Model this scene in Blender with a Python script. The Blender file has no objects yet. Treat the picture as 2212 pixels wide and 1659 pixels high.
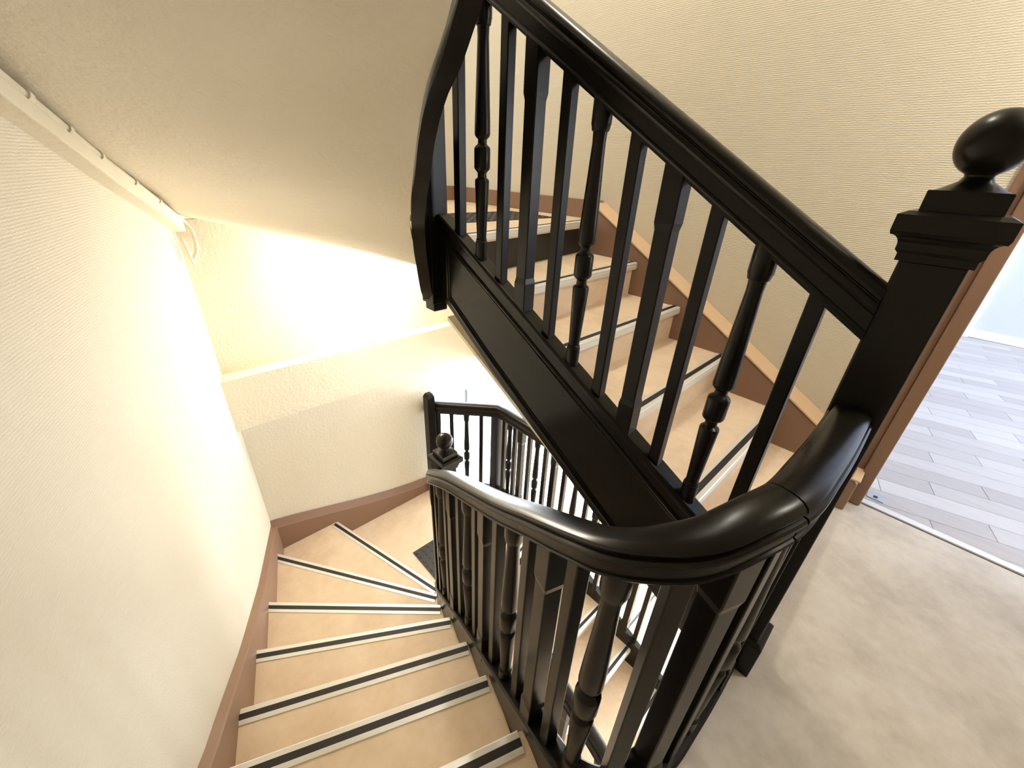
import bpy, math, random
from mathutils import Vector, Matrix
random.seed(7)
SC = bpy.context.scene
COL = SC.collection
# ------------------------------------------------------------------ camera
EYE = 1.30
cam = bpy.data.objects.new('camera', bpy.data.cameras.new('camera'))
COL.objects.link(cam)
cam.data.sensor_width = 36.0
cam.data.sensor_fit = 'HORIZONTAL'
cam.data.lens = 872.24 / 2212 * 36.0
cam.data.clip_start = 0.02
_yaw, _pit, _rol = math.radians(44.537), math.radians(28.024), math.radians(2.856)
_f = Vector((math.sin(_yaw) * math.cos(_pit), math.cos(_yaw) * math.cos(_pit), -math.sin(_pit)))
_r = Vector((math.cos(_yaw), -math.sin(_yaw), 0))
_u = _r.cross(_f)
_r2 = _r * math.cos(_rol) + _u * math.sin(_rol)
_u2 = -_r * math.sin(_rol) + _u * math.cos(_rol)
cam.matrix_world = Matrix(((_r2.x, _u2.x, -_f.x, 0), (_r2.y, _u2.y, -_f.y, 0), (_r2.z, _u2.z, -_f.z, EYE), (0, 0, 0, 1)))
SC.camera = cam
# ------------------------------------------------------------------ world, daylight, exposure
W = bpy.data.worlds.new('world'); SC.world = W; W.use_nodes = True
W.node_tree.nodes['Background'].inputs[0].default_value = (0.86, 0.93, 1.0, 1)
W.node_tree.nodes['Background'].inputs[1].default_value = 6.0
def area(name, loc, target, sx, sy, power, color):
    d = bpy.data.lights.new(name, 'AREA'); d.shape = 'RECTANGLE'; d.size = sx; d.size_y = sy
    d.energy = power; d.color = color
    o = bpy.data.objects.new(name, d); COL.objects.link(o); o.location = loc
    o.rotation_euler = (Vector(target) - Vector(loc)).to_track_quat('-Z', 'Y').to_euler()
    return o
# daylight standing just outside the glazing of the entrance hall and in the window of the bedroom
area('hall_daylight_east', (5.12, -.6, -1.3), (0, 0, -1.5), 2.2, 2.1, 120, (0.93, 0.97, 1.0))
area('hall_daylight_door', (5.12, 1.75, -1.45), (0, 1.75, -1.0), 1.1, 1.9, 260, (0.95, 0.97, 1.0))
area('hall_daylight_north', (3.7, 5.65, -1.3), (3.7, 0, -1.5), 2.6, 2.1, 330, (0.93, 0.97, 1.0))
area('bedroom_daylight', (4.2, -3.74, 1.4), (3.9, 0, 0.7), 2.6, 1.5, 105, (0.93, 0.965, 1.0))
vs = SC.view_settings
vs.view_transform = 'Standard'; vs.look = 'None'; vs.gamma = 1.0; vs.use_curve_mapping = False
vs.exposure = 0.12
# ------------------------------------------------------------------ helpers
def srgb(r, g, b):
    return tuple(((c / 255) / 12.92 if c / 255 <= 0.04045 else ((c / 255 + 0.055) / 1.055) ** 2.4) for c in (r, g, b)) + (1,)
def mat(name, col, rough=0.6, metal=0.0, coat=0.0, spec=0.5):
    m = bpy.data.materials.new(name); m.use_nodes = True
    b = m.node_tree.nodes['Principled BSDF']
    b.inputs['Base Color'].default_value = col; b.inputs['Roughness'].default_value = rough
    b.inputs['Metallic'].default_value = metal; b.inputs['Specular IOR Level'].default_value = spec
    if coat: b.inputs['Coat Weight'].default_value = coat; b.inputs['Coat Roughness'].default_value = 0.15
    return m
def N(m, t): return m.node_tree.nodes.new(t)
def L(m, a, b): m.node_tree.links.new(a, b)
def coords(m, scale=(1, 1, 1), rot=(0, 0, 0)):
    tc = N(m, 'ShaderNodeTexCoord'); mp = N(m, 'ShaderNodeMapping')
    mp.inputs['Scale'].default_value = scale; mp.inputs['Rotation'].default_value = rot
    L(m, tc.outputs['Object'], mp.inputs['Vector']); return mp.outputs['Vector']
def noise(m, vec, scale, detail=3, rough=0.5):
    n = N(m, 'ShaderNodeTexNoise'); n.inputs['Scale'].default_value = scale
    n.inputs['Detail'].default_value = detail; n.inputs['Roughness'].default_value = rough
    L(m, vec, n.inputs['Vector']); return n.outputs['Fac']
def ramp(m, fac, stops):
    r = N(m, 'ShaderNodeValToRGB'); e = r.color_ramp.elements
    while len(e) < len(stops): e.new(0.5)
    for i, (p, c) in enumerate(stops): e[i].position = p; e[i].color = c
    L(m, fac, r.inputs[0]); return r.outputs[0]
def bump(m, h, strength, dist):
    b = N(m, 'ShaderNodeBump'); b.inputs['Strength'].default_value = strength; b.inputs['Distance'].default_value = dist
    L(m, h, b.inputs['Height']); L(m, b.outputs[0], m.node_tree.nodes['Principled BSDF'].inputs['Normal'])
def basecol(m, c): L(m, c, m.node_tree.nodes['Principled BSDF'].inputs['Base Color'])
def mathn(m, op, a, b):
    n = N(m, 'ShaderNodeMath'); n.operation = op
    for i, v in enumerate((a, b)):
        if isinstance(v, (int, float)): n.inputs[i].default_value = v
        else: L(m, v, n.inputs[i])
    return n.outputs[0]
# ------------------------------------------------------------------ materials
def m_wallpaper(name, c):
    m = mat(name, c, 0.85, spec=0.2)
    v = coords(m); w = N(m, 'ShaderNodeTexWave'); w.wave_type = 'BANDS'; w.bands_direction = 'Z'
    w.inputs['Scale'].default_value = 45; w.inputs['Distortion'].default_value = 3.0
    w.inputs['Detail'].default_value = 2; w.inputs['Detail Scale'].default_value = 2.5
    L(m, v, w.inputs['Vector'])
    n = noise(m, v, 220, 2)
    h = mathn(m, 'ADD', mathn(m, 'MULTIPLY', w.outputs['Fac'], 0.6), mathn(m, 'MULTIPLY', n, 0.7))
    bump(m, h, 0.5, 0.0025)
    return m
def m_plaster(name, c):
    m = mat(name, c, 0.85, spec=0.2); v = coords(m)
    n1 = noise(m, v, 55, 4, 0.55); n2 = noise(m, v, 7, 2)
    bump(m, mathn(m, 'ADD', n1, mathn(m, 'MULTIPLY', n2, 1.0)), 0.6, 0.006)
    return m
def m_lino(name, c1, c2, c3):
    m = mat(name, c2, 0.55, spec=0.35); v = coords(m)
    n1 = noise(m, v, 4.5, 6, 0.62); n2 = noise(m, v, 28, 5, 0.6)
    f = mathn(m, 'ADD', mathn(m, 'MULTIPLY', n1, 0.72), mathn(m, 'MULTIPLY', n2, 0.28))
    basecol(m, ramp(m, f, [(0.30, c1), (0.5, c2), (0.70, c3)]))
    bump(m, noise(m, v, 160, 2), 0.08, 0.001)
    return m
def m_painted(name, c, rough, wav=0.12, coat=0.0, spec=0.5):
    m = mat(name, c, rough, coat=coat, spec=spec); v = coords(m)
    n = noise(m, v, 22, 3, 0.5)
    n2 = noise(m, v, 130, 2)
    bump(m, mathn(m, 'ADD', n, mathn(m, 'MULTIPLY', n2, 0.15)), wav, 0.004)
    return m
WALL = m_wallpaper('cream ribbed wallpaper', srgb(218, 210, 192))
PLAS = m_plaster('cream textured plaster', srgb(232, 224, 206))
SMOOTH = m_plaster('cream smooth paint', srgb(226, 218, 198))
LINO = m_lino('beige marbled linoleum', srgb(208, 185, 157), srgb(223, 201, 174), srgb(233, 214, 190))
LINOF = m_lino('whiter lit beige marbled linoleum', srgb(174, 165, 151), srgb(199, 190, 177), srgb(216, 209, 198))  # same linoleum as the treads, the whiter landing light put into its colour
BROWN = m_painted('brown satin paint', srgb(136, 106, 86), 0.45, 0.08)
CAPM = m_painted('light brown satin paint', srgb(214, 184, 150), 0.45, 0.08)
BLACK = m_painted('black brown gloss varnish', srgb(21, 18, 14), 0.28, 0.10, spec=0.22)
ALU = mat('brushed aluminium', srgb(232, 230, 224), 0.40, 0.35)
RUB = mat('black rubber', srgb(30, 24, 23), 0.6)
RISBLK = mat('black contrast paint', srgb(24, 22, 20), 0.5)
MATM = mat('black studded rubber', srgb(44, 42, 40), 0.5)
WHITE = m_painted('white gloss paint', srgb(240, 240, 238), 0.4, 0.03)
ROOMW = mat('pale blue grey paint', srgb(208, 214, 229), 0.8)
HALLW = mat('white hall paint', srgb(246, 246, 246), 0.8)
HALLF = m_lino('white hall stone', srgb(225, 225, 225), srgb(238, 238, 238), srgb(246, 246, 246))
STEEL = mat('zinc steel', srgb(190, 195, 200), 0.35, 0.9)
DARKST = mat('dark anodised frame', srgb(45, 52, 56), 0.4, 0.3)
def m_plank():
    m = mat('grey laminate', srgb(190, 184, 180), 0.38, spec=0.5)
    oi = N(m, 'ShaderNodeObjectInfo'); v = coords(m, (40, 3.0, 1), (0, 0, math.radians(-15)))
    n = noise(m, v, 1.0, 5, 0.6)
    f = mathn(m, 'ADD', mathn(m, 'MULTIPLY', oi.outputs['Random'], 0.5), mathn(m, 'MULTIPLY', n, 0.5))
    basecol(m, ramp(m, f, [(0.1, srgb(170, 163, 160)), (0.5, srgb(196, 191, 188)), (0.9, srgb(212, 209, 207))]))
    return m
PLANK = m_plank()
def m_glass():
    m = bpy.data.materials.new('clear window glass'); m.use_nodes = True; nt = m.node_tree
    nt.nodes.remove(nt.nodes['Principled BSDF'])
    t = nt.nodes.new('ShaderNodeBsdfTransparent'); g = nt.nodes.new('ShaderNodeBsdfGlossy'); x = nt.nodes.new('ShaderNodeMixShader')
    g.inputs['Roughness'].default_value = 0.02; x.inputs[0].default_value = 0.06
    nt.links.new(t.outputs[0], x.inputs[1]); nt.links.new(g.outputs[0], x.inputs[2])
    nt.links.new(x.outputs[0], nt.nodes['Material Output'].inputs[0]); return m
GLASS = m_glass()
def m_emit(name, col, s):
    m = mat(name, (0.9, 0.88, 0.82, 1), 0.4); b = m.node_tree.nodes['Principled BSDF']
    b.inputs['Emission Color'].default_value = col; b.inputs['Emission Strength'].default_value = s; return m
LAMPG = m_emit('glowing opal glass', (1, 0.90, 0.72, 1), 30.0)

class MB:
    def __init__(s): s.v = []; s.f = []; s.sm = []
    def add(s, vs, fs, smooth=False):
        o = len(s.v); s.v += [tuple(p) for p in vs]
        s.f += [tuple(o + i for i in f) for f in fs]; s.sm += [smooth] * len(fs); return s
    def box(s, x0, x1, y0, y1, z0, z1):
        return s.add([(x0, y0, z0), (x1, y0, z0), (x1, y1, z0), (x0, y1, z0), (x0, y0, z1), (x1, y0, z1), (x1, y1, z1), (x0, y1, z1)],
                     [(0, 3, 2, 1), (4, 5, 6, 7), (0, 1, 5, 4), (1, 2, 6, 5), (2, 3, 7, 6), (3, 0, 4, 7)])
    def prism(s, poly, z0, z1):
        n = len(poly)
        a = sum(poly[i][0] * poly[(i + 1) % n][1] - poly[(i + 1) % n][0] * poly[i][1] for i in range(n))
        if a < 0: poly = poly[::-1]
        return s.add([(x, y, z0) for x, y in poly] + [(x, y, z1) for x, y in poly],
                     [tuple(range(n))[::-1], tuple(range(n, 2 * n))] + [(i, (i + 1) % n, n + (i + 1) % n, n + i) for i in range(n)])
    def slab_yz(s, poly, x0, x1):   # polygon in (y,z) extruded along x
        n = len(poly)
        a = sum(poly[i][0] * poly[(i + 1) % n][1] - poly[(i + 1) % n][0] * poly[i][1] for i in range(n))
        if a < 0: poly = poly[::-1]
        return s.add([(x0, y, z) for y, z in poly] + [(x1, y, z) for y, z in poly],
                     [tuple(range(n))[::-1], tuple(range(n, 2 * n))] + [(i, (i + 1) % n, n + (i + 1) % n, n + i) for i in range(n)])
    def frustum(s, a, z0, b, z1, cx=0, cy=0):  # square a (half) at z0 to square b at z1
        p = [(cx + x * a, cy + y * a, z0) for x, y in ((-1, -1), (1, -1), (1, 1), (-1, 1))] + [(cx + x * b, cy + y * b, z1) for x, y in ((-1, -1), (1, -1), (1, 1), (-1, 1))]
        return s.add(p, [(0, 3, 2, 1), (4, 5, 6, 7), (0, 1, 5, 4), (1, 2, 6, 5), (2, 3, 7, 6), (3, 0, 4, 7)])
    def loft(s, prof):
        q = ((-1, -1), (1, -1), (1, 1), (-1, 1)); vs = [(x * a, y * a, z) for a, z in prof for x, y in q]; n = len(prof)
        return s.add(vs, [(3, 2, 1, 0), tuple(4 * n - 4 + i for i in range(4))] + [(4 * j + i, 4 * j + (i + 1) % 4, 4 * j + 4 + (i + 1) % 4, 4 * j + 4 + i) for j in range(n - 1) for i in range(4)])
    def lathe(s, prof, n=20, cx=0, cy=0):
        vs = []; fs = []
        for r, z in prof:
            for i in range(n):
                a = 2 * math.pi * i / n; vs.append((cx + r * math.cos(a), cy + r * math.sin(a), z))
        for j in range(len(prof) - 1):
            for i in range(n):
                k = (i + 1) % n; fs.append((j * n + i, j * n + k, (j + 1) * n + k, (j + 1) * n + i))
        if prof[0][0] > 1e-4: fs.append(tuple(range(n))[::-1])
        if prof[-1][0] > 1e-4: fs.append(tuple((len(prof) - 1) * n + i for i in range(n)))
        return s.add(vs, fs, True)
    def sweep(s, path, prof, smooth=True, lat=None):
        # path: 3D points; prof: closed loop of (u lateral to the right of travel, v vertical)
        n = len(prof); vs = []; fs = []
        for i, p in enumerate(path):
            a = path[max(i - 1, 0)]; b = path[min(i + 1, len(path) - 1)]
            t = Vector((b[0] - a[0], b[1] - a[1]))
            t = t.normalized() if t.length > 1e-9 else Vector((0, 1))
            q = Vector((t.y, -t.x)) if lat is None else Vector(lat)
            for u, w in prof: vs.append((p[0] + q.x * u, p[1] + q.y * u, p[2] + w))
        for i in range(len(path) - 1):
            for j in range(n):
                k = (j + 1) % n; fs.append((i * n + j, i * n + k, (i + 1) * n + k, (i + 1) * n + j))
        fs.append(tuple(range(n))[::-1]); fs.append(tuple((len(path) - 1) * n + j for j in range(n)))
        return s.add(vs, fs, smooth)
    def tube(s, path, r, n=10):
        pts = [Vector(p) for p in path]; vs = []; fs = []
        for i, p in enumerate(pts):
            t = (pts[min(i + 1, len(pts) - 1)] - pts[max(i - 1, 0)]).normalized()
            a = t.orthogonal() if i == 0 else (pa - t * pa.dot(t))
            a = a.normalized(); pa = a; b = t.cross(a)
            for k in range(n):
                w = 2 * math.pi * k / n; vs.append(p + a * (r * math.cos(w)) + b * (r * math.sin(w)))
        for i in range(len(pts) - 1):
            for k in range(n):
                m_ = (k + 1) % n; fs.append((i * n + k, i * n + m_, (i + 1) * n + m_, (i + 1) * n + k))
        fs.append(tuple(range(n))[::-1]); fs.append(tuple((len(pts) - 1) * n + k for k in range(n)))
        return s.add(vs, fs, True)
    def mesh(s, name, m):
        me = bpy.data.meshes.new(name); me.from_pydata(s.v, [], s.f); me.validate()
        import bmesh
        bm = bmesh.new(); bm.from_mesh(me); bmesh.ops.recalc_face_normals(bm, faces=bm.faces); bm.to_mesh(me); bm.free()
        if len(me.polygons) == len(s.sm):
            for p, f in zip(me.polygons, s.sm): p.use_smooth = f
        if any(s.sm): me.set_sharp_from_angle(angle=math.radians(30))
        me.materials.append(m); return me
    def build(s, name, m, parent=None, bev=0.0):
        return link(name, s.mesh(name, m), parent, bev)
def link(name, me, parent=None, bev=0.0):
    o = bpy.data.objects.new(name, me); COL.objects.link(o)
    if parent: o.parent = parent; o.matrix_parent_inverse = Matrix.Translation(-parent.location)
    if bev:
        b = o.modifiers.new('bevel', 'BEVEL'); b.width = bev; b.segments = 2; b.limit_method = 'ANGLE'; b.angle_limit = math.radians(35)
    return o
def tag(o, label, cat, group=None):
    o['label'] = label; o['category'] = cat
    if group: o['group'] = group
    return o
def thing(name, label, cat, loc=(0, 0, 0), group=None):
    o = bpy.data.objects.new(name, None); COL.objects.link(o); o.location = loc; o.empty_display_size = 0.1
    return tag(o, label, cat, group)
def struct(o, label=None, cat=None):
    o['kind'] = 'structure'
    if label: o['label'] = label
    if cat: o['category'] = cat
    return o
def interp(tab, t):
    if t <= tab[0][0]:
        a, b = tab[0], tab[1]
    elif t >= tab[-1][0]:
        a, b = tab[-2], tab[-1]
    else:
        for a, b in zip(tab, tab[1:]):
            if a[0] <= t <= b[0]: break
    return a[1] + (b[1] - a[1]) * (t - a[0]) / (b[0] - a[0])
def catmull(pts, n=8):
    out = []
    for i in range(len(pts) - 1):
        p0 = Vector(pts[max(i - 1, 0)]); p1 = Vector(pts[i]); p2 = Vector(pts[i + 1]); p3 = Vector(pts[min(i + 2, len(pts) - 1)])
        for k in range(n):
            t = k / n
            out.append(0.5 * ((2 * p1) + (p2 - p0) * t + (2 * p0 - 5 * p1 + 4 * p2 - p3) * t * t + (3 * p1 - p0 - 3 * p2 + p3) * t ** 3))
    out.append(Vector(pts[-1])); return out

# ------------------------------------------------------------------ dimensions (metres, landing floor at z = 0)
R_ = 0.1753                 # rise
H = 14 * R_                 # storey
XS = 2.056                  # face of the wall string of the straight flight
XW = 2.18                   # right wall
YF = 2.60                   # far wall
def lw(y, off=0.0): return 0.197 + 0.31 * (y - 2.357) - 0.035 + off   # left wall, skewed
def ls(y): return 0.197 + 0.31 * (y - 2.357)                           # face of its string
# nosing lines of the winding flight, inner end / wall end
NL = [((.400, .120), (-.42, .42)), ((.451, .361), (-.328, .66)), ((.534, .602), (-.255, .947)), ((.614, .825), (-.162, 1.189)),
      ((.685, 1.053), (-.069, 1.512)), ((.748, 1.237), (.046, 1.878)), ((.83, 1.41), (.197, 2.357)), ((.928, 1.551), (.651, 2.55))]
# nosing lines of the straight flight: inner y, wall y
NR = {1: (-.015, -.015), 2: (.279, .279), 3: (.575, .58), 4: (.878, .873), 5: (1.12, 1.165), 6: (1.375, 1.53)}
XI = 1.045                  # inner face of the outer string

# ------------------------------------------------------------------ setting: floors
LANDEDGE = -0.015
fl = MB().prism([(.40 - .0, .12), (-.42, .42), (lw(.42), .42), (lw(-1.8), -1.8), (2.18, -1.8), (2.18, 0.03), (1.11, .03), (1.11, .012), (.66, .012), (.55, .035), (.48, .08), (.44, .13)], -0.03, 0.0)
struct(fl.build('floor', LINOF), 'whiter lit beige marbled linoleum landing beside the newel', 'floor')
sl = MB().prism([(.40, .10), (-.42, .40), (lw(.40) - .1, .40), (lw(-1.8), -1.8), (2.3, -1.8), (2.3, -0.03), (1.0, -.03), (.62, -.03), (.5, 0), (.43, .06)], -0.17, -0.03)
struct(sl.build('ceiling_lower', SMOOTH))
struct(MB().prism([(-2.2, -1.8), (2.0, -1.8), (2.06, 2.6), (0, 2.7)], -H - .05, -H).build('floor_lower', LINO), 'beige linoleum floor of the storey below', 'floor')
hf = MB()
hf.box(2.06, 5.6, .82, 1.12, -H - .45, -H - R_); hf.box(2.06, 5.6, 1.12, 6.0, -H - .6, -H - 2 * R_)
struct(hf.build('floor_hall', HALLF), 'white stone floor of the bright entrance hall below', 'floor')
struct(MB().box(2.06, 5.6, -1.8, .82, -H - .25, -H).build('floor_hall_near', LINO))
# intermediate landings
def mid_landing(name, z, yfar, right, chamfer, label):
    poly = [(1.045, 1.44), (1.02, 1.5), (.975, 1.58), (.62, 2.56), (.62, yfar), (1.62, yfar)]
    poly += ([(1.985, 2.18), (1.985, 1.53)] if chamfer else [(right, yfar), (right, 1.53)]) + [(XS if not chamfer else 1.985, 1.53), (1.045, 1.375)]
    o = MB().prism(poly, z - .035, z).build(name, LINO)
    struct(o, label, 'floor')
    return poly
pu = mid_landing('floor_mid_upper', 6 * R_, 3.0, XW, False, 'small linoleum half landing at top of straight flight')
pl = mid_landing('floor_mid_lower', -8 * R_, YF, 0, True, 'small linoleum half landing at foot of winding flight')
struct(MB().prism([(1.02, 1.45), (.95, 1.56), (.66, 2.59), (1.62, 2.59), (2.0, 2.2), (2.0, 1.6), (1.05, 1.45)], -8 * R_ - .25, -8 * R_ - .036).build('ceiling_under_half_landing', SMOOTH))

# ------------------------------------------------------------------ setting: walls
w = MB(); y0, y1 = -1.8, YF + .05
w.add([(lw(y0), y0, -H), (lw(y1), y1, -H), (lw(y1), y1, 3.8), (lw(y0), y0, 3.8), (lw(y0) - .1, y0, -H), (lw(y1) - .1, y1, -H), (lw(y1) - .1, y1, 3.8), (lw(y0) - .1, y0, 3.8)],
      [(0, 1, 2, 3), (7, 6, 5, 4), (0, 4, 5, 1), (1, 5, 6, 2), (2, 6, 7, 3), (3, 7, 4, 0)])
struct(w.build('wall_left', WALL), 'cream ribbed wallpaper wall beside the winding stairs', 'wall')
w = MB().box(.05, 1.62, YF, YF + .12, -H, .0).box(.05, 2.3, YF, YF + .12, .0, 6 * R_ - .036)
struct(w.build('wall_far', SMOOTH), 'cream wall lit by lamp under the half landing', 'wall')
struct(MB().box(.12, 2.0, YF - .095, YF + .13, -.145, .190).build('trim_1', SMOOTH, bev=.004), 'cream boxed beam running across the far wall', 'beam')
struct(MB().box(2.0, 2.3, .3, YF + .12, -.165, .05).build('trim_2', SMOOTH), 'cream edge beam over the opening to hall', 'beam')
# right wall with the door opening
DY0, DY1, DH = -.13, -1.02, 2.05
w = MB().box(XW, XW + .14, DY0 + .0, 3.05, 0, 3.8).box(XW, XW + .14, DY1, DY0, DH, 3.8).box(XW, XW + .14, -1.85, DY1, 0, 3.8)
struct(w.build('wall_right', WALL), 'cream ribbed wallpaper wall behind the straight flight', 'wall')
struct(MB().box(-.2, XW, 3.0, 3.1, 6 * R_, 3.8).build('wall_far_upper', WALL))
struct(MB().box(-1.3, 2.3, -1.9, -1.8, -H, 3.8).build('wall_near', WALL))
struct(MB().box(-1.4, 2.4, -1.9, 3.1, 3.8, 3.9).build('ceiling', SMOOTH))
struct(MB().prism([(lw(-1.8), -1.8), (2.18, -1.8), (2.18, LANDEDGE), (.62, LANDEDGE), (.40, .12), (-.42, .42), (lw(.4), .4)], H - .2, H).build('ceiling_landing', SMOOTH))

# soffit under the winding flight above
soL = [.3, .3, .3, .3, .29, .273, .252, .30]
rows = []
stringbot = [(.10, H - .34), (.361, H - R_ - .33), (.60, H - 2 * R_ - .32), (.817, EYE + .275), (.924, EYE + .202), (1.02, EYE + .159), (1.09, EYE + .115), (1.159, EYE + .045), (1.208, EYE - .03),
             (1.30, EYE - .12), (1.41, EYE - .215), (1.47, EYE - .36), (1.50, EYE - .48), (1.54, EYE - .56)]
for m_, ((ri, le), of) in enumerate(zip(NL, soL)):
    z = H - m_ * R_
    le2 = (lw(le[1]) - .02, le[1]) if m_ < 7 else le
    zr = interp(stringbot, ri[1]) + .01 if m_ < 7 else EYE - .47
    rows.append((Vector((le2[0], le2[1], z - of)), Vector((ri[0] - .01, ri[1], zr))))
rows.insert(7, (Vector((lw(YF), YF + .01, EYE - .255)), Vector((.88, 1.48, EYE - .31))))
rows[8] = (Vector((.66, YF + .01, EYE - .36)), Vector((.95, 1.55, EYE - .39)))
rows.append((Vector((1.0, YF + .01, EYE - .41)), Vector((1.15, 1.6, EYE - .41))))
rows.append((Vector((1.35, YF + .01, EYE - .43)), Vector((1.35, 1.6, EYE - .42))))
rows.append((Vector((XW, YF + .01, EYE - .43)), Vector((XW, 1.6, EYE - .42))))
lp = catmull([r[0] for r in rows], 5); rp = catmull([r[1] for r in rows], 5)
sb = MB(); nn = 10; vs_ = []; fs_ = []
for a, b in zip(lp, rp):
    for k in range(nn + 1): vs_.append(a.lerp(b, k / nn))
for i in range(len(lp) - 1):
    for k in range(nn): fs_.append((i * (nn + 1) + k, i * (nn + 1) + k + 1, (i + 1) * (nn + 1) + k + 1, (i + 1) * (nn + 1) + k))
nv = len(vs_); vs_ += [p + Vector((0, 0, .03)) for p in vs_]
fs_ += [tuple(nv + i for i in f[::-1]) for f in fs_]
sb.add(vs_, fs_, True)
struct(sb.build('ceiling_soffit', PLAS), 'cream plaster soffit under the winding flight above', 'soffit')

# bedroom beyond the door
FB = struct(MB().box(XW + .02, 6.2, -3.7, .6, -.03, -.012).build('floor_bedroom', PLANK), 'grey laminate plank floor of the room past the door', 'floor')
struct(MB().box(6.07, 6.2, -3.7, .6, -.03, 2.5).build('wall_bedroom_far', ROOMW), 'pale blue grey wall at the back of bright room', 'wall')
struct(MB().box(XW + .14, 6.2, .5, .6, -.03, 2.5).build('wall_bedroom_left', ROOMW))
w = MB().box(2.3, 2.7, -3.7, -3.6, -.03, 2.5).box(5.7, 6.2, -3.7, -3.6, -.03, 2.5).box(2.7, 5.7, -3.7, -3.6, -.03, .5).box(2.7, 5.7, -3.7, -3.6, 2.3, 2.5)
struct(w.build('wall_bedroom_right', ROOMW))
struct(MB().box(2.18, 6.2, -3.7, .6, 2.5, 2.6).build('ceiling_bedroom', ROOMW))
struct(MB().box(XW + .0, XW + .14, -3.7, -1.85, -.03, 2.6).build('wall_bedroom_near', ROOMW))
struct(MB().box(6.052, 6.07, -3.6, -.405, 0, .085).build('baseboard_bedroom', WHITE, bev=.004), 'white baseboard at the foot of blue grey wall', 'baseboard')
dcs = MB().box(6.03, 6.07, -.405, -.19, -.012, 2.1).box(6.03, 6.07, .3, .42, -.012, 2.1).box(6.03, 6.07, -.345, .42, 2.1, 2.25)
struct(dcs.build('trim_3', WHITE, bev=.004), 'white door casing at the back of the bright room', 'casing')
d2 = struct(MB().box(6.04, 6.07, -.19, .3, -.012, 2.1).build('door_2', WHITE)); 
win = struct(MB().box(2.7, 5.7, -3.66, -3.60, .5, .56).box(2.7, 5.7, -3.66, -3.60, 2.24, 2.3).box(2.7, 2.76, -3.66, -3.60, .56, 2.24).box(5.64, 5.7, -3.66, -3.60, .56, 2.24).box(4.17, 4.23, -3.66, -3.60, .56, 2.24).build('window_3', WHITE))
for xa, xb in ((2.76, 4.17), (4.23, 5.64)): MB().box(xa, xb, -3.645, -3.64, .56, 2.24).build('pane', GLASS, win)
# planks
PA = math.radians(-75.0); pd = Vector((math.cos(PA), math.sin(PA))); pn = Vector((-pd.y, pd.x))
PW, PLn = .115, .60
def clip(poly, f):
    out = []
    for i, p in enumerate(poly):
        q = poly[(i + 1) % len(poly)]; a, b = f(p), f(q)
        if a >= 0: out.append(p)
        if (a >= 0) != (b >= 0): out.append(p.lerp(q, a / (a - b)))
    return out
for i in range(-8, 44):
    for k in range(-5, 6):
        o0 = Vector((2.2, 0.0)) + pn * (i * PW) + pd * (k * PLn + (i * .37 % 1) * PLn)
        cs = [o0, o0 + pd * (PLn - .0025), o0 + pd * (PLn - .0025) + pn * (PW - .002), o0 + pn * (PW - .002)]
        for f in (lambda p: p.x - (XW + .045), lambda p: 6.045 - p.x, lambda p: p.y + 2.0, lambda p: .1 - p.y): cs = clip(cs, f) if cs else cs
        if len(cs) < 3: continue
        ctr = sum(cs, Vector((0, 0))) / len(cs)
        q = MB().prism([(c.x - ctr.x, c.y - ctr.y) for c in cs], -.012, 0).build('plank', PLANK); q.parent = FB; q.location = (ctr.x, ctr.y, 0)
# door frame and threshold
dr = thing('door_1', 'brown painted door casing right of the ball newel', 'door frame', (XW, DY0, 0)); dr['kind'] = 'structure'
MB().box(XW - .035, XW + .16, DY0, DY0 + .048, 0, DH + .05).build('casing_board', BROWN, dr, .006)
MB().box(XW - .012, XW, DY0 + .048, DY0 + .085, 0, DH + .09).build('casing_edge', BROWN, dr, .004)
MB().box(XW - .035, XW + .16, DY1 - .048, DY1, 0, DH + .05).build('casing_board', BROWN, dr, .006)
MB().box(XW - .035, XW + .16, DY1, DY0, DH, DH + .05).build('head_board', BROWN, dr, .006)
struct(MB().slab_yz([(DY1, -.005), (DY0, -.005), (DY0, .004), (DY1, .004)], XW + .012, XW + .05).build('trim_4', ALU, bev=.002), 'white metal threshold strip in the doorway', 'threshold')
pk = thing('floor_bolt_plate', 'small zinc bolt plate on the floor at the door jamb', 'plate', (2.285, -.175, 0))
MB().box(2.262, 2.305, -.205, -.14, 0.0005, .004).build('plate', STEEL, pk, .001)
MB().lathe([(.009, .004), (.009, .0052)], 16, 2.284, -.172).build('hole', RUB, pk)

# ------------------------------------------------------------------ entrance hall below (bright)
struct(MB().box(2.18, 5.6, -1.8, 6.0, -.2, -.165).build('ceiling_hall', HALLW))
struct(MB().box(2.06, 5.6, -1.9, -1.8, -H - .3, -.165).build('wall_hall_near', HALLW))
struct(MB().box(1.5, 1.62, YF + .12, 6.0, -H - .6, -.165).build('wall_hall_left', HALLW))
def glazing(name, label, along, a0, a1, fixed, z0, z1, nb):
    t = thing(name, label, 'window', (0, 0, 0)); t['kind'] = 'structure'
    def bx(a, b, za, zb, d=.03):
        return MB().box(a, b, fixed - d, fixed + d, za, zb) if along == 'x' else MB().box(fixed - d, fixed + d, a, b, za, zb)
    st = (a1 - a0) / nb
    for i in range(nb + 1):
        bx(a0 + i * st - .018, a0 + i * st + .018, z0, z1).build('mullion', WHITE, t)
    bx(a0, a1, z0, z0 + .06).build('bottom_rail', WHITE, t); bx(a0, a1, z1 - .06, z1).build('head_rail', WHITE, t)
    for i in range(nb):
        bx(a0 + i * st + .018, a0 + (i + 1) * st - .018, z0 + .06, z1 - .06, .004).build('pane', GLASS, t)
    return t
glazing('window_1', 'glazed hall front facing the winding stairs', 'y', -1.8, 5.6, 5.05, -H - .35, -.165, 6)
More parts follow.
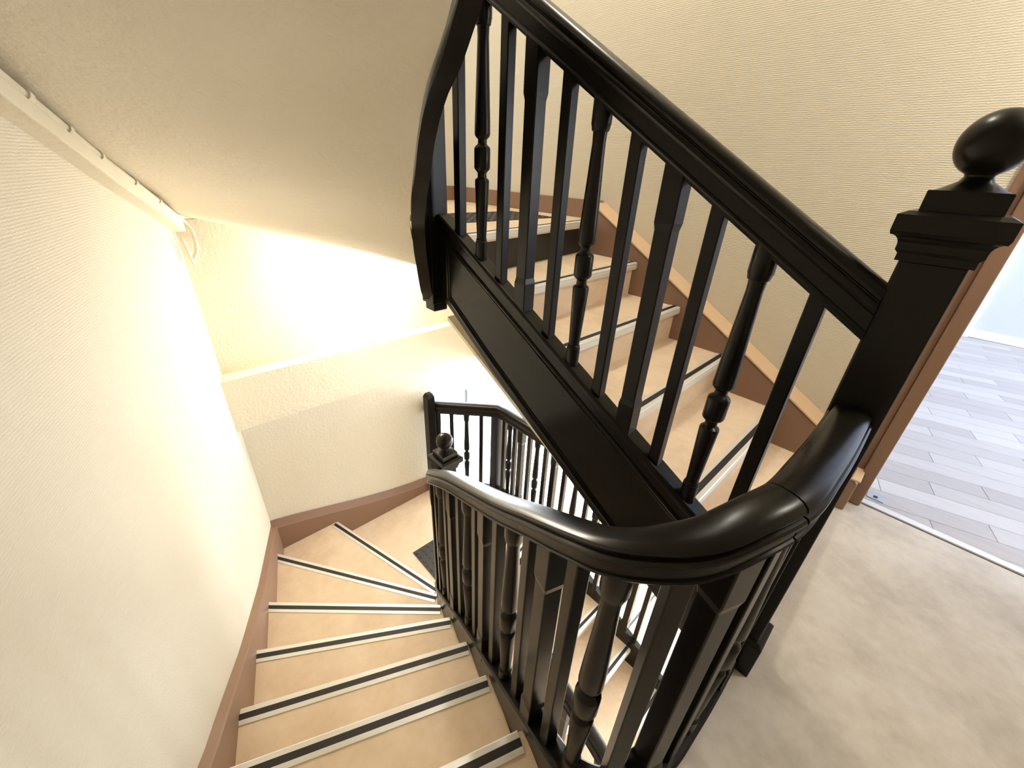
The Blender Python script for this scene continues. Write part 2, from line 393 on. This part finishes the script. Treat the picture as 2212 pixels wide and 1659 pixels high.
glazing('window_2', 'tall glazed entrance beyond the half landing railing', 'x', 1.62, 5.05, 5.58, -H - .6, -.165, 4)

gs = thing('glass_screen', 'dark edged glass screen standing in the bright hall', 'glass screen', (3.03, 4.0, -H - 2 * R_))
MB().box(3.022, 3.040, 3.98, 4.02, -H - 2 * R_, EYE - 2.767).build('edge_post', DARKST, gs)
MB().box(3.040, 3.70, 3.996, 4.004, -H - 2 * R_ + .02, EYE - 2.80).build('pane', GLASS, gs)
# ------------------------------------------------------------------ stair flights
def strip(parent, a, b, z, front):
    # aluminium nosing with a black insert; a, b plan ends, front = unit plan vector pointing off the step
    a = Vector(a); b = Vector(b); d = (b - a).normalized(); f = Vector(front)
    if d.cross(f) > 0: a, b = b, a; d = -d
    # local: u along f (0 at nose), v vertical
    def sw(prof, m, name, par, ea=0.0):
        mb = MB(); n = len(prof); vs = []
        for p in (a + d * ea, b - d * ea):
            for u, v in prof: vs.append((p.x + f.x * u, p.y + f.y * u, z + v))
        mb.add(vs, [(j, (j + 1) % n, n + (j + 1) % n, n + j) for j in range(n)] + [tuple(range(n))[::-1], tuple(range(n, 2 * n))])
        return mb.build(name, m, par)
    s = sw([(-.052, 0), (-.052, .003), (-.036, .0045), (-.036, .002), (-.014, .002), (-.014, .0045), (.001, .0045), (.005, .001), (.005, -.010), (.0065, -.011), (.0065, -.027), (.003, -.030), (.0, -.030), (0, 0)], ALU, 'nosing_strip', parent)
    sw([(-.0355, .0021), (-.0355, .0046), (-.0145, .0046), (-.0145, .0021)], RUB, 'grip_insert', s)
    return s
def lerp2(a, b, t): return (a[0] + (b[0] - a[0]) * t, a[1] + (b[1] - a[1]) * t)
def offs(line, d):
    a, b = Vector(line[0]), Vector(line[1]); t = (b - a).normalized(); n = Vector((t.y, -t.x))   # n points off the step? fixed below
    return (tuple(a + n * d), tuple(b + n * d))

def straight_flight(B, label, wallside, blackriser):
    t = thing('stair_flight', label, 'stairs', (1.5, 0, B), 'flights of the staircase')
    XS = 2.056 if wallside else 1.995
    for k in range(1, 7):
        yi, yo = NR[k]; z = B + k * R_
        sl_ = (yo - yi) / (XS - XI)
        def yy(x, dy=0): return yi + sl_ * (x - XI) + dy
        if k < 6:
            ni, no = NR[k + 1]
            MB().prism([(XI - .01, yi), (XS + .01, yo), (XS + .01, no + .03), (XI - .01, ni + .03)], z - .035, z).build('tread', LINO, t)
        MB().prism([(XI - .01, yi + .022), (XS + .01, yo + .022), (XS + .01, yo + .04), (XI - .01, yi + .04)], z - R_, z - .034).build('riser', RISBLK if (k == 6 and blackriser) else LINO, t)
        strip(t, (XI, yi), (XS - .004, yo), z, (0, -1))
    return t
fu = straight_flight(0, 'straight beige flight climbing away from the landing newel', True, True)
fd = straight_flight(-H, 'straight beige flight seen below through the balusters', False, True)
# wall string of the upper straight flight, skirting beyond
def wtop(y): return EYE - 1.033 + .579 * y
ws = MB().slab_yz([(-.085, 0), (-.085, .15), (-.06, .175), (.0, wtop(.0)), (1.50, wtop(1.50)), (1.53, 6 * R_ + .11), (1.53, 5 * R_ - .1), (.25, -.02), (.2, 0)], XS, XW)
wso = ws.build('wall_string', BROWN, fu, .006)
MB().slab_yz([(-.02, wtop(-.02)), (1.505, wtop(1.505)), (1.505, wtop(1.505) + .012), (-.02, wtop(-.02) + .012)], XS - .004, XW).box(XS - .004, XW, -.09, -.045, .165, .175).build('string_cap', CAPM, wso, .003)
struct(MB().box(XW - .016, XW, 1.53, 3.0, 6 * R_, 6 * R_ + .105).box(.7, XW - .016, 2.984, 3.0, 6 * R_, 6 * R_ + .105).build('baseboard_upper', BROWN, bev=.003), 'brown skirting board round the upper half landing', 'baseboard')
# underside of the straight flights
for B, par in ((0, fu), (-H, fd)):
    MB().slab_yz([(.35, B + 2 * R_ - .30), (1.50, B + 5.6 * R_ - .32), (1.50, B + 5.6 * R_ - .30), (.35, B + 2 * R_ - .28)], XI - .01, XS + .01).build('soffit_panel', PLAS, par)

# outer string (closed string) of the straight flights
def stop_(y): return EYE - 1.0 + .55 * y
def sbot(y): return EYE + interp([(.06, -1.39), (.536, -1.117), (.86, -.923), (1.147, -.749), (1.436, -.553), (1.5, -.512)], y)
def outer_string(B, par, x0=1.0, x1=1.05, nearface=True):
    ys = [.06 + i * (1.49 - .06) / 24 for i in range(25)]
    s = MB().slab_yz([(y, B + stop_(y)) for y in ys] + [(y, B + sbot(y)) for y in reversed(ys)], x0, x1).build('outer_string', BLACK, par, .004)
    sh = MB()
    sh.sweep([(.5 * (x0 + x1), y, B + stop_(y)) for y in (.06, 1.48)], [(-.034, -.012), (-.034, .004), (-.026, .012), (.026, .012), (.034, .004), (.034, -.012)], False, (1, 0))
    sh.build('base_rail', BLACK, s, .003)
    # panel moulding on the well face
    tp = [(y, B + stop_(y) - .062) for y in (.20, .8, 1.435)]; bt = [(y, B + sbot(y) + .045) for y in (1.435, 1.2, .9, .6, .36)]
    loop = tp + bt
    mo = MB(); n = len(loop)
    for off, wd in ((0, .007), (.016, .004)):
        cy = sum(p[0] for p in loop) / n; cz = sum(p[1] for p in loop) / n
        lp_ = []
        for i, p in enumerate(loop):
            a = Vector(loop[i - 1]); b = Vector(p); c = Vector(loop[(i + 1) % n])
            e1 = (b - a).normalized(); e2 = (c - b).normalized(); nb = Vector((e1.y + e2.y, -(e1.x + e2.x))).normalized()
            if nb.dot(Vector((cy, cz)) - b) < 0: nb = -nb
            lp_.append(b + nb * off)
        for i in range(n):
            p, q = lp_[i], lp_[(i + 1) % n]
            mo.tube([(x0 - .001, p.x, p.y), (x0 - .001, q.x, q.y)], wd, 6)
    mo.build('panel_moulding', BLACK, s)
    return s
outer_string(0, fu); outer_string(-H, fd)

# winding flight
wf = thing('stair_flight', 'winding beige flight going down along the left wall', 'stairs', (.2, .8, -R_), 'flights of the staircase')
def ext(line, ei, eo):
    a, b = Vector(line[0]), Vector(line[1]); t = (b - a).normalized(); return (a - t * ei, b + t * eo)
for m_ in range(1, 8):
    z = -m_ * R_
    fi, fo = ext(NL[m_], .015, .015); bi, bo = ext(NL[m_ - 1], .015, .015)
    t = (fo - fi).normalized(); nf = Vector((t.y, -t.x))
    if nf.dot(Vector((.3, 1))) < 0: nf = -nf         # downhill direction
    tb = (bo - bi).normalized(); nb = Vector((tb.y, -tb.x))
    if nb.dot(Vector((.3, 1))) < 0: nb = -nb
    poly = [tuple(fi), tuple(fo)]
    if m_ == 7: poly.append((lw(YF) + .03, YF - .01))
    poly += [tuple(bo - nb * .035), tuple(bi - nb * .035)]
    MB().prism(poly, z - .035, z).build('tread', LINO, wf)
    strip(wf, NL[m_][0], NL[m_][1], z, tuple(nf))
for m_ in range(0, 8):
    bi, bo = ext(NL[m_], .015, .02); tb = (bo - bi).normalized(); nb = Vector((tb.y, -tb.x))
    if nb.dot(Vector((.3, 1))) < 0: nb = -nb
    z = -m_ * R_
    MB().prism([tuple(bi - nb * .022), tuple(bo - nb * .022), tuple(bo - nb * .04), tuple(bi - nb * .04)], z - R_, z - .034).build('riser', LINO, wf)
nb0 = Vector((.34, .94)).normalized()
strip(wf, NL[0][0], NL[0][1], 0, tuple(nb0))
# wall string along the left wall and round the corner
tabL = [(.30, .115), (.42, .06), (.66, -.06), (.961, EYE - 1.597), (1.147, EYE - 1.692), (1.474, EYE - 1.872), (1.955, EYE - 2.083), (2.506, EYE - 2.262)]
pth = []; ys = [.30 + i * (2.565 - .30) / 22 for i in range(23)]
s = MB(); vs_ = []; fs_ = []
for y in ys:
    zt = interp(tabL, y); zb = zt - .42
    for x, z in ((ls(y) - .04, zb), (ls(y), zb), (ls(y), zt - .022), (ls(y) - .006, zt - .016), (ls(y) - .04, zt)): vs_.append((x, y, z))
for i in range(len(ys) - 1):
    for j in range(5): fs_.append((i * 5 + j, i * 5 + (j + 1) % 5, (i + 1) * 5 + (j + 1) % 5, (i + 1) * 5 + j))
fs_ += [tuple(range(5))[::-1], tuple((len(ys) - 1) * 5 + j for j in range(5))]
s.add(vs_, fs_).build('wall_string', BROWN, wf)
tabF = [(.22, EYE - 2.255), (.40, EYE - 2.30), (.60, EYE - 2.36), (.85, EYE - 2.435), (1.1, EYE - 2.50), (1.35, EYE - 2.55), (1.5, EYE - 2.567), (1.54, EYE - 2.57)]
s = MB(); vs_ = []; fs_ = []; xs = [.215 + i * (1.515 - .215) / 24 for i in range(25)]
for x in xs:
    zt = interp(tabF, x); zb = max(zt - .42, EYE - 2.80)
    for y, z in ((YF, zb), (YF - .04, zb), (YF - .04, zt - .052), (YF - .034, zt - .047), (YF - .006, zt)): vs_.append((x, y, z))
for i in range(len(xs) - 1):
    for j in range(5): fs_.append((i * 5 + j, i * 5 + (j + 1) % 5, (i + 1) * 5 + (j + 1) % 5, (i + 1) * 5 + j))
fs_ += [tuple(range(5))[::-1], tuple((len(xs) - 1) * 5 + j for j in range(5))]
s.add(vs_, fs_).build('wall_string', BROWN, wf)

# inner string of the winding flights: landing edge, curve, then down to the half landing newel
PLAN3 = [(1.0, .022, -.395), (.85, .022, -.395), (.735, .0255, -.392), (.631, .0320, -.392), (.548, .0573, -.399), (.486, .0923, -.424), (.453, .1455, -.457), (.4485, .2085, -.504), (.4735, .295, -.569), (.52, .44, -.672), (.563, .585, -.773),
         (.630, .79, -.908), (.700, 1.02, -1.054), (.762, 1.215, -1.199), (.815, 1.34, -1.308), (.880, 1.45, -1.405), (.955, 1.525, -1.50)]
pp3 = catmull(PLAN3, 8); pp = [Vector((p.x, p.y)) for p in pp3]
def ptop(p): return interp([(.03, .03), (.10, .025), (.15, .012), (.211, EYE - 1.316), (.295, EYE - 1.375), (.453, EYE - 1.487), (.633, EYE - 1.60), (.939, EYE - 1.814), (1.199, EYE - 2.03), (1.41, EYE - 2.25), (1.54, EYE - 2.42)], p[1])
def prail(p):
    return EYE + min(((p[0] - q.x) ** 2 + (p[1] - q.y) ** 2, q.z) for q in pp3)[1]
def pbot(p): return interp(stringbot, p[1]) if p[1] > .1 else H - .34
def inner_string(dz, par, name):
    mb = MB(); vs = []; fs = []; n = 8
    for i, p in enumerate(pp):
        a = pp[max(i - 1, 0)]; b = pp[min(i + 1, len(pp) - 1)]; t = Vector((b.x - a.x, b.y - a.y)).normalized(); q = Vector((t.y, -t.x))
        zt = ptop(p) + dz; zb = pbot(p) - H + dz
        prof = [(-.024, zb), (.024, zb), (.024, zt - .02), (.032, zt - .018), (.032, zt - .002), (.026, zt + .006), (-.026, zt + .006), (-.032, zt - .002), (-.032, zt - .018), (-.024, zt - .02)]
        n = len(prof)
        for u, z in prof: vs.append((p.x + q.x * u, p.y + q.y * u, z))
    for i in range(len(pp) - 1):
        for j in range(n): fs.append((i * n + j, i * n + (j + 1) % n, (i + 1) * n + (j + 1) % n, (i + 1) * n + j))
    fs += [tuple(range(n))[::-1], tuple((len(pp) - 1) * n + j for j in range(n))]
    return mb.add(vs, fs, True).build(name, BLACK, par)
inner_string(0, wf, 'inner_string')
up = thing('stair_flight', 'curved black string of the winding flight above', 'stairs', (.9, 1.45, H - 8 * R_), 'flights of the staircase')
inner_string(H, up, 'inner_string')

# ------------------------------------------------------------------ balusters
_bc = {}
def bal_mesh(kind, Ln, topcut=0.0):
    Ln = round(Ln, 2); key = (kind, Ln)
    if key in _bc: return _bc[key]
    b = MB(); E_ = .05        # both ends run into rail and string
    if kind == 'thin': b.box(-.017, .017, -.017, .017, -E_, Ln + E_ * .6)
    elif kind == 'thick':
        a, c = .0265, .0232; z1, z2 = .085, Ln - .115
        b.loft([(a, -E_), (a, z1), (c, z1 + .018), (c, z2 - .018), (a, z2), (a, Ln + E_ * .6)])
    else:
        P = [(.0, .018), (.075, .018), (.078, .016), (.085, .0165), (.09, .0145), (.10, .0145), (.22, .0175), (.345, .0205), (.352, .019), (.360, .013), (.378, .0125), (.386, .0165), (.392, .0205), (.40, .0225), (.475, .0225), (.482, .021), (.490, .0155), (.496, .0125), (.512, .0125), (.518, .0165), (.526, .0205),
             (.535, .0215), (.60, .0205), (.75, .017), (.872, .0145), (.905, .0155), (.908, .0185), (.915, .0195), (.924, .0205), (.928, .0215), (1.0, .0215)]
        prof = [(.0225, -E_)] + [(r * 1.24, f * Ln) for f, r in P] + [(.0265, Ln + E_ * .6)]
        b.lathe(prof, 18)
    me = b.mesh('baluster', BLACK); _bc[key] = me; return me
def baluster(par, kind, x, y, z0, z1, rot=0.0):
    o = link('baluster', bal_mesh(kind, z1 - z0), None, .003 if kind != 'turned' else 0)
    o.parent = par; o.location = (x - par.location.x, y - par.location.y, z0 - par.location.z); o.rotation_euler = (0, 0, rot); return o
RAILP = [(0, 0), (.012, -.001), (.021, -.0045), (.0275, -.011), (.0305, -.019), (.0295, -.026), (.0275, -.0285), (.0275, -.031), (.0345, -.0325), (.0375, -.037), (.0385, -.043), (.0365, -.049), (.0325, -.053), (.0305, -.054), (.0305, -.084), (.0335, -.0855), (.0355, -.090), (.0335, -.0955), (.029, -.097), (.022, -.0975), (.022, -.106)]
RAILP = RAILP + [(-u, v) for u, v in reversed(RAILP[1:])]

def newel(label, x, y, z, bottom, group):
    t = thing('newel_post', label, 'newel post', (x, y, z), group)
    s = MB()
    s.box(x - .045, x + .045, y - .045, y + .045, z + bottom, z + 1.19).build('shaft', BLACK, t, .004)
    if bottom == 0: MB().box(x - .058, x + .058, y - .062, y + .052, z - .02, z + .13).frustum(.058, z + .13, .046, z + .142, x, y - .003).build('base_block', BLACK, t, .003)
    else:
        MB().box(x - .036, x + .036, y - .036, y + .036, z + bottom - .035, z + bottom).build('drop_block', BLACK, t, .006)
    c = MB(); c.box(x - .051, x + .051, y - .051, y + .051, z + 1.188, z + 1.20); c.frustum(.051, z + 1.20, .056, z + 1.206, x, y); c.box(x - .056, x + .056, y - .056, y + .056, z + 1.206, z + 1.213)
    for k in range(5):
        a0, a1 = k / 5 * math.pi / 2, (k + 1) / 5 * math.pi / 2
        c.frustum(.056 + .014 * (1 - math.cos(a0)), z + 1.213 + .017 * math.sin(a0), .056 + .014 * (1 - math.cos(a1)), z + 1.213 + .017 * math.sin(a1), x, y)
    c.frustum(.070, z + 1.230, .072, z + 1.236, x, y); c.box(x - .072, x + .072, y - .072, y + .072, z + 1.236, z + 1.262); c.frustum(.072, z + 1.262, .060, z + 1.268, x, y)
    cap = c.build('cap', BLACK, t)
    MB().box(x - .05, x + .05, y - .05, y + .05, z + 1.266, z + 1.300).build('cap_block', BLACK, cap, .002)
    MB().lathe([(.047, z + 1.30), (.040, z + 1.303), (.030, z + 1.309), (.022, z + 1.314), (.018, z + 1.321), (.0185, z + 1.324), (.022, z + 1.327), (.022, z + 1.332)], 28, x, y).build('neck', BLACK, t)
    MB().lathe([(max(.047 * math.sin(a * math.pi / 20), .0001), z + 1.368 - .047 * math.cos(a * math.pi / 20)) for a in range(1, 21)], 36, x, y).build('ball', BLACK, t)
    return t
newel('black newel post with ball finial on the landing by the door', 1.05, .018, 0, 0, 'newel posts with ball finials')
newel('black newel post with ball finial on the half landing below', 1.012, 1.535, -8 * R_, -.30, 'newel posts with ball finials')
newel('black newel post ending in drop at the top of straight flight', 1.0, 1.535, 6 * R_, -.30, 'newel posts with ball finials')
newel('black newel post at the foot of straight flight far below', 1.05, .018, -H, 0, 'newel posts with ball finials')

# balustrade of the straight flights
def rtop(y): return EYE - .195 + .606 * y
KIN = ['thin', 'turned', 'thin', 'thick']
def straight_balustrade(B, label):
    t = thing('stair_balustrade', label, 'balustrade', (1.025, .2, B + .4), 'balustrades of the staircase')
    ys = [.06, .5, 1.0, 1.5]
    MB().sweep([(1.025, y, B + rtop(y)) for y in ys], RAILP, True, (1, 0)).build('handrail', BLACK, t)
    for i, y in enumerate((.155, .277, .397, .515, .635, .757, .873, 1.003, 1.128, 1.245, 1.375)):
        baluster(t, KIN[i % 4], 1.025, y, B + stop_(y) + .01, B + rtop(y) - .10)
    return t
straight_balustrade(0, 'black balustrade climbing left from the landing newel')
straight_balustrade(-H, 'black balustrade of the straight flight far below')
# curved balustrade round the well and down the winding flight
cb = thing('stair_balustrade', 'curved black balustrade from landing newel down the winding flight', 'balustrade', (.47, .08, 0), 'balustrades of the staircase')
full = [Vector((p.x, p.y, p.z + EYE)) for p in pp3]
ji = min(range(len(full)), key=lambda i: abs(full[i].x - .61) + full[i].y)      # joint in the level part
dj = (full[ji + 1] - full[ji]).normalized() * .0015
RAILC = [(0, 0), (.013, -.001), (.023, -.004), (.030, -.0095), (.0325, -.0155), (.031, -.0205), (.0295, -.022), (.0295, -.0235), (.0355, -.0245), (.0385, -.028), (.039, -.0325), (.0365, -.037), (.033, -.0395), (.0305, -.040), (.0305, -.0655), (.034, -.067), (.0355, -.0705), (.033, -.075), (.022, -.076), (.022, -.082)]
RAILC = RAILC + [(-u, v) for u, v in reversed(RAILC[1:])]
MB().sweep(full[:ji] + [full[ji] - dj], RAILC).build('handrail', BLACK, cb)
MB().sweep([full[ji] + dj] + full[ji + 1:], RAILC).build('handrail_wreath', BLACK, cb)
# arc length table
acc = [0.0]
for a, b in zip(pp, pp[1:]): acc.append(acc[-1] + math.hypot(b.x - a.x, b.y - a.y))
def at(sv):
    for i in range(len(acc) - 1):
        if acc[i] <= sv <= acc[i + 1]:
            k = (sv - acc[i]) / (acc[i + 1] - acc[i]); a, b = pp[i], pp[i + 1]
            d = b - a; return a.lerp(b, k), math.atan2(d.y, d.x)
    return pp[-1], 0
def s_of_y(y):
    return min((abs(p.y - y), acc[i]) for i, p in enumerate(pp) if i > 40)[1]
seq = []
SP = .0875
s4 = s_of_y(.185)
nfar = 16
kinds = ['turned', 'thin', 'thick', 'thin']
for i in range(0, nfar):
    seq.append((s4 + i * (.0865 + (i > 4) * .0), kinds[(4 - i) % 4] if i % 4 else 'turned'))
for i in range(1, 8):
    sv = s4 - i * .088
    if sv > .06: seq.append((sv, kinds[i % 4]))
for sv, kd in seq:
    if sv > acc[-1] - .06: continue
    p, a = at(sv)
    baluster(cb, kd, p.x, p.y, ptop(p), prail(p) - .075, a)

# outer balustrade on the lower half landing and the flight below
ob = thing('stair_balustrade', 'black balustrade against the bright hall past half landing', 'balustrade', (2.0, 2.2, -8 * R_), 'balustrades of the staircase')
ZL = -8 * R_; ZR = EYE - 1.770
PWp, PC = (1.575, 2.56), (1.972, 2.168)
def xo(y): return 1.985 if y > 1.54 else 1.985 + .035 * min(1, (1.54 - y) / .9)
MB().box(1.495, 1.565, 2.49, 2.56, ZL - .2, ZL + 1.02).frustum(.035, ZL + 1.02, .022, ZL + 1.05, 1.53, 2.525).build('wall_post', BLACK, ob, .003)
MB().sweep([(1.57, 2.58, ZR), (PC[0], PC[1], ZR), (1.985, 2.07, ZR), (1.985, 1.56, ZR), (xo(1.46), 1.46, ZR - .02), (2.02, .20, ZR - .02 - 1.26 * .585)], RAILP).build('handrail', BLACK, ob)
MB().sweep([(1.57, 2.58, ZL + .03), (PC[0], PC[1], ZL + .03), (1.985, 2.07, ZL + .03), (1.985, 1.54, ZL + .03)], [(-.035, -.25), (.035, -.25), (.035, 0), (.026, .012), (-.026, .012), (-.035, 0)], False).build('base_rail', BLACK, ob)
a_ = -math.atan2(PWp[1] - PC[1], PC[0] - PWp[0])
MB().box(1.935, 2.015, 2.125, 2.205, ZL - .3, ZR - .07).build('corner_post', BLACK, ob, .004)
for f, kd in ((.09, 'thick'), (.30, 'thin'), (.53, 'turned'), (.76, 'thin')):
    p = lerp2(PWp, PC, f); baluster(ob, kd, p[0], p[1], ZL + .035, ZR - .10, a_)
def lrail(y): return ZR if y > 1.5 else ZR - .02 - (1.46 - y) * .585
def lstr(y): return ZL + .035 if y > 1.52 else EYE - 3.455 + .54 * y
for i, y in enumerate([2.075, 2.01, 1.945, 1.868, 1.775, 1.69, 1.597, 1.503, 1.40, 1.29, 1.18, 1.08, .98, .88, .78, .68, .58, .48, .38]):
    baluster(ob, ['thin', 'turned', 'thin', 'thick'][i % 4], xo(y), y, lstr(y), lrail(y) - .10)
os_ = MB().slab_yz([(1.55, ZL + .03), (1.50, lstr(1.50)), (.20, lstr(.20)), (.20, lstr(.20) - .24), (.9, lstr(.9) - .33), (1.55, ZL - .32)], 1.995, 2.045).build('outer_string', BLACK, fd, .004)
MB().box(1.985, 2.065, .16, .24, -H, -H + .98).frustum(.04, -H + .98, .02, -H + 1.01, 2.025, .20).build('foot_post', BLACK, ob, .004)
# nosing strips of the hall steps
hs = thing('hall_steps', 'bright steps of the hall beyond the lower balustrade', 'stairs', (3.0, .8, -H))
for k, y in ((0, .82), (1, 1.12)):
    MB().box(2.07, 4.2, y - .30, y, -H - k * R_ + .0, -H - k * R_ + .006).build('tread', LINO, hs)
    strip(hs, (2.07, y), (4.2, y), -H - k * R_ + .006, (0, 1))

# ------------------------------------------------------------------ tactile mats
def tactile(label, x0, x1, y0, y1, z):
    t = thing('tactile_mat', label, 'mat', ((x0 + x1) / 2, (y0 + y1) / 2, z), 'tactile mats on the half landings')
    MB().box(x0, x1, y0, y1, z + .0005, z + .004).build('sheet', MATM, t)
    st = MB().lathe([(.0125, 0), (.011, .003), (.007, .0048), (.0001, .005)], 12).mesh('stud', MATM)
    nx = int((x1 - x0) / .05); ny = int((y1 - y0) / .05)
    for i in range(nx):
        for j in range(ny):
            o = bpy.data.objects.new('stud', st); COL.objects.link(o); o.parent = t
            o.location = (x0 + .025 + i * .05 - t.location.x, y0 + .025 + j * .05 - t.location.y, .004)
tactile('black studded mat on the half landing below the winders', 1.01, 1.90, 1.64, 2.045, -8 * R_)
tactile('black studded mat on the half landing above straight flight', 1.10, 1.98, 1.72, 2.10, 6 * R_)

# ------------------------------------------------------------------ ledge, conduit and cables on the left wall
led = [(.40, .50), (.9, .306), (1.2, .186), (1.528, .055), (1.658, .004), (1.795, -.05), (1.924, -.10), (2.133, -.173), (2.312, -.237), (2.57, -.335)]
lg = catmull([(lw(y), y, EYE + z) for y, z in led], 5)
struct(MB().sweep(lg, [(-.01, 0), (.05, 0), (.05, .045), (-.01, .045)], False).build('trim_5', SMOOTH, bev=.004), 'cream boxed ledge under the soffit on left wall', 'ledge')
pc = thing('conduit_pipe', 'cream painted conduit clipped along the ledge under the soffit', 'pipe', (ls(1.6), 1.6, EYE))
pth = [(p.x + .036, p.y - .011, p.z + .058) for p in lg]
MB().tube(pth, .012, 10).build('pipe', SMOOTH, pc)
for i in range(16, len(pth) - 2, 6):
    a, b = Vector(pth[i]), Vector(pth[i + 1]); d = (b - a).normalized()
    MB().tube([a - d * .009, a + d * .009], .0165, 10).build('clip', SMOOTH, pc)
e = Vector(pth[-1]); 
cl = catmull([e - Vector((.02, .06, -.02)), e + Vector((.01, .0, -.005)), e + Vector((.035, .0, -.06)), e + Vector((.03, -.005, -.14)), e + Vector((.0, -.02, -.19))], 8)
tag(MB().tube(cl, .009, 10).build('cable_loop', SMOOTH), 'cream cable looping down at the end of the ledge', 'cable')
e2 = e + Vector((-.02, -.06, -.075))
cl = catmull([e2, e2 + Vector((.01, .01, -.05)), e2 + Vector((.012, .02, -.10)), e2 + Vector((.02, .03, -.13))], 6)
tag(MB().tube(cl, .007, 8).build('cable_end', SMOOTH), 'short cream cable stub hanging below the ledge', 'cable')

# ------------------------------------------------------------------ wall lamps
def lamp(label, x, y, z, power, grp):
    t = thing('wall_lamp', label, 'lamp', (x, y, z), grp)
    b = MB().lathe([(.085, 0), (.085, .018), (.08, .020)], 32); b.v = [(x + vx, y - vz, z + vy) for vx, vy, vz in b.v]; b.build('back_plate', WHITE, t)
    b = MB().lathe([(.11 * math.cos(a * math.pi / 20), .006 + .075 * math.sin(a * math.pi / 20)) for a in range(0, 11)], 32); b.v = [(x + vx, y - vz, z + vy) for vx, vy, vz in b.v]; b.build('opal_shade', LAMPG, t)
    d = bpy.data.lights.new('bulb', 'POINT'); d.energy = power; d.color = (1.0, 0.935, 0.825); d.shadow_soft_size = .07
    o = bpy.data.objects.new('bulb', d); COL.objects.link(o); o.parent = t; o.location = (0, -.165, 0)
    return t
lamp('round opal wall lamp glowing under the half landing', 1.08, YF, EYE - .62, 33, 'round wall lamps')
tag(MB().tube([(1.10, YF - .006, EYE - .76), (1.102, YF - .006, EYE - .9), (1.10, YF - .006, EYE - 1.10)], .004, 6).build('lamp_cable', SMOOTH), 'thin cream cable running from lamp down to beam', 'cable')

# ceiling lights, one over the landing and one at the top of the stairwell
def ceiling_lamp(label, x, y, z, power, drop):
    t = thing('ceiling_lamp', label, 'lamp', (x, y, z), 'round ceiling lamps')
    MB().lathe([(.13, z - .02), (.13, z)], 32, x, y).build('base', WHITE, t)
    MB().lathe([(.12 * math.cos(a * math.pi / 20), z - .02 - .06 * math.sin(a * math.pi / 20)) for a in range(0, 11)], 32, x, y).build('opal_shade', LAMPG, t)
    d = bpy.data.lights.new('bulb', 'POINT'); d.energy = power; d.color = (1.0, 0.96, 0.895); d.shadow_soft_size = .11
    o = bpy.data.objects.new('bulb', d); COL.objects.link(o); o.parent = t; o.location = (0, 0, -drop)
ceiling_lamp('round opal ceiling lamp over the landing by the door', 1.50, -.62, H - .2, 21, .22)
ceiling_lamp('round opal ceiling lamp at the top of the stairwell', 1.45, 1.25, 3.8, 62, .25)
